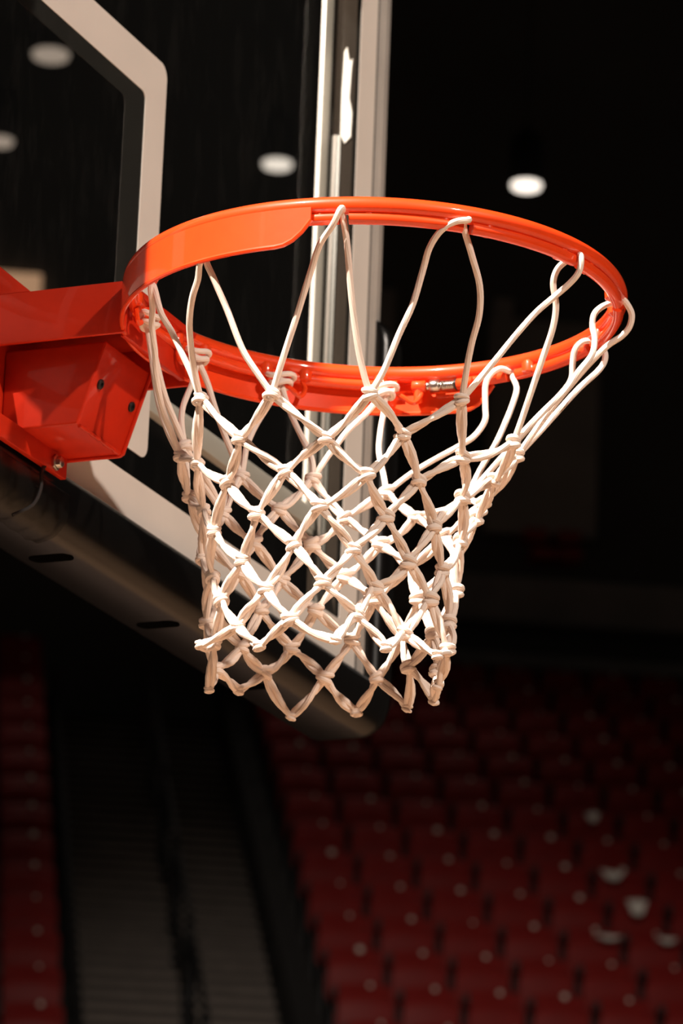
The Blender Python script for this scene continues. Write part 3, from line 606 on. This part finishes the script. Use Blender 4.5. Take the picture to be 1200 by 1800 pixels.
# ------------------------------------------------------------------ net
net = empty('basketball_net', (0.0, -0.36, 2.655), 'white twisted cord basketball net hanging from the orange rim', 'net')
NOFF = root_off(net)
KN = [[Vector(p) for p in row] for row in KNOTS]
rnd = random.Random(3)
def axis_at(z): return Vector((-0.0, -0.36, z))
CEN = [sum(row, Vector()) / 12 for row in KN]
for j, h in enumerate(HOOKS):
    l, r_ = CORDS[j]
    l = [Vector(p) for p in l]; r_ = [Vector(p) for p in r_]
    inner = 'hook' if j < 6 else 'band'
    if j < 3:      # these loops come over the front of the tube before going through the gap
        for q, dd in (((0, 0.012), (1, 0.013), (2, 0.012), (3, 0.006)) if j == 1 else ((0, 0.011), (1, 0.010), (2, 0.005))): l[q] = l[q] + (CP - l[q]).normalized() * dd
    if inner == 'hook':
        mid = [pol(h, RR + 0.0035, TZ + 0.0085)]
        pts = l[::-1] + [ (l[0] + r_[0]) / 2 * 0.4 + mid[0] * 0.6 ] + r_
    else:
        mp_ = (l[0] + r_[0]) / 2; hk = pol(h, 0.229, 3.008)
        pts = l[::-1] + [mp_ * 0.5 + hk * 0.5 + Vector((0, 0, 0.004))] + r_
    P_ = catmull(pts, 5)
    MB().tube(P_, 0.0031, 10).build('cord', M['cord'], net, smooth=True, angle=180)
    if inner == 'band' and j < 10:        # cord wrapped round the hook
        c = (l[0] + r_[0]) / 2
        tdir = Vector((-math.sin(R(h)), math.cos(R(h)), 0)); rdir = Vector((math.cos(R(h)), math.sin(R(h)), 0))
        for dz, w_ in ((0.004, 0.0105), (0.012, 0.0145)):
            MB().tube([c + tdir * math.cos(2 * math.pi * k / 20) * w_ + rdir * math.sin(2 * math.pi * k / 20) * 0.008 + Vector((0, 0, dz + 0.002 * math.sin(4 * math.pi * k / 20))) for k in range(20)], 0.0029, 8, closed=True).build('cord_wrap', M['cord'], net, smooth=True, angle=180)
def strand(a, b, cen, row):
    ax = (b - a); L = ax.length; d = ax.normalized(); mid = (a + b) / 2
    out = (mid - cen); out.z = 0; out.normalize(); side = d.cross(out).normalized(); out = side.cross(d).normalized()
    bow = side * rnd.uniform(-0.0025, 0.0025) + out * rnd.uniform(-0.0005, 0.003) + Vector((0, 0, -0.0012))
    ph0 = rnd.uniform(-0.5, 0.5); tw = rnd.choice((-1, 1)) * rnd.uniform(math.pi * 0.8, math.pi * 1.25)
    rad = rnd.uniform(0.0028, 0.0031)
    mb = MB(); N = 16
    for s in (1, -1):
        pts = []; rads = []
        for k in range(N + 1):
            t = k / N; ease = math.sin(math.pi * t) ** 0.5
            an = ph0 + tw * (t - 0.0)
            off_ = (side * math.cos(an) + out * math.sin(an)) * (0.0026 * s * (0.35 + 0.65 * ease))
            pts.append(a + ax * t + bow * math.sin(math.pi * t) + off_)
            rads.append(rad * (0.88 + 0.12 * ease) * (1 + 0.05 * math.sin(k * 2.1 + ph0 * 9)))
        mb.tube(pts, rads, 8, caps=True)
    mb.build('strand', M['cord'], net, smooth=True, angle=180)
for i in range(7):
    for k in range(12):
        nb = [(i + 1, k), (i + 1, (k + 1) % 12)] if i % 2 == 0 else [(i + 1, k), (i + 1, (k - 1) % 12)]
        for (ii, kk) in nb: strand(KN[i][k], KN[ii][kk], (CEN[i] + CEN[ii]) / 2, i)
# knots: two wraps round a core, shared by all
km = MB()
for dz, tilt in ((0.0028, 0.25), (-0.0028, -0.2)):
    km.tube([Vector((0.0062 * math.cos(2 * math.pi * q / 16), 0.0050 * math.sin(2 * math.pi * q / 16), dz + tilt * 0.0062 * math.cos(2 * math.pi * q / 16))) for q in range(16)], 0.0030, 8, closed=True)
km.lathe([(0.001, -0.0075), (0.0048, -0.006), (0.0062, 0.0), (0.0050, 0.006), (0.001, 0.0075)], (0, 0, 0), (0, 0, 1), 12)
me_knot = km.mesh('knot', M['cord'], smooth=True, angle=180)
for i in range(8):
    for k in range(12):
        p = KN[i][k]; o = link('knot', me_knot, net); o.location = p - NOFF
        outv = p - CEN[i]; outv.z = 0; outv.normalize()
        up = Vector((0, 0, 1)) if 0 < i < 7 else Vector((0, 0, 1))
        z = (up + Vector((rnd.uniform(-.3, .3), rnd.uniform(-.3, .3), 0))).normalized(); x = outv.cross(z).normalized(); y = z.cross(x)
        s = rnd.uniform(0.86, 1.02) * (0.72 if i == 7 else 1.0)
        o.rotation_euler = Matrix((x, y, z)).transposed().to_euler(); o.scale = (s, s, s * rnd.uniform(0.9, 1.15))
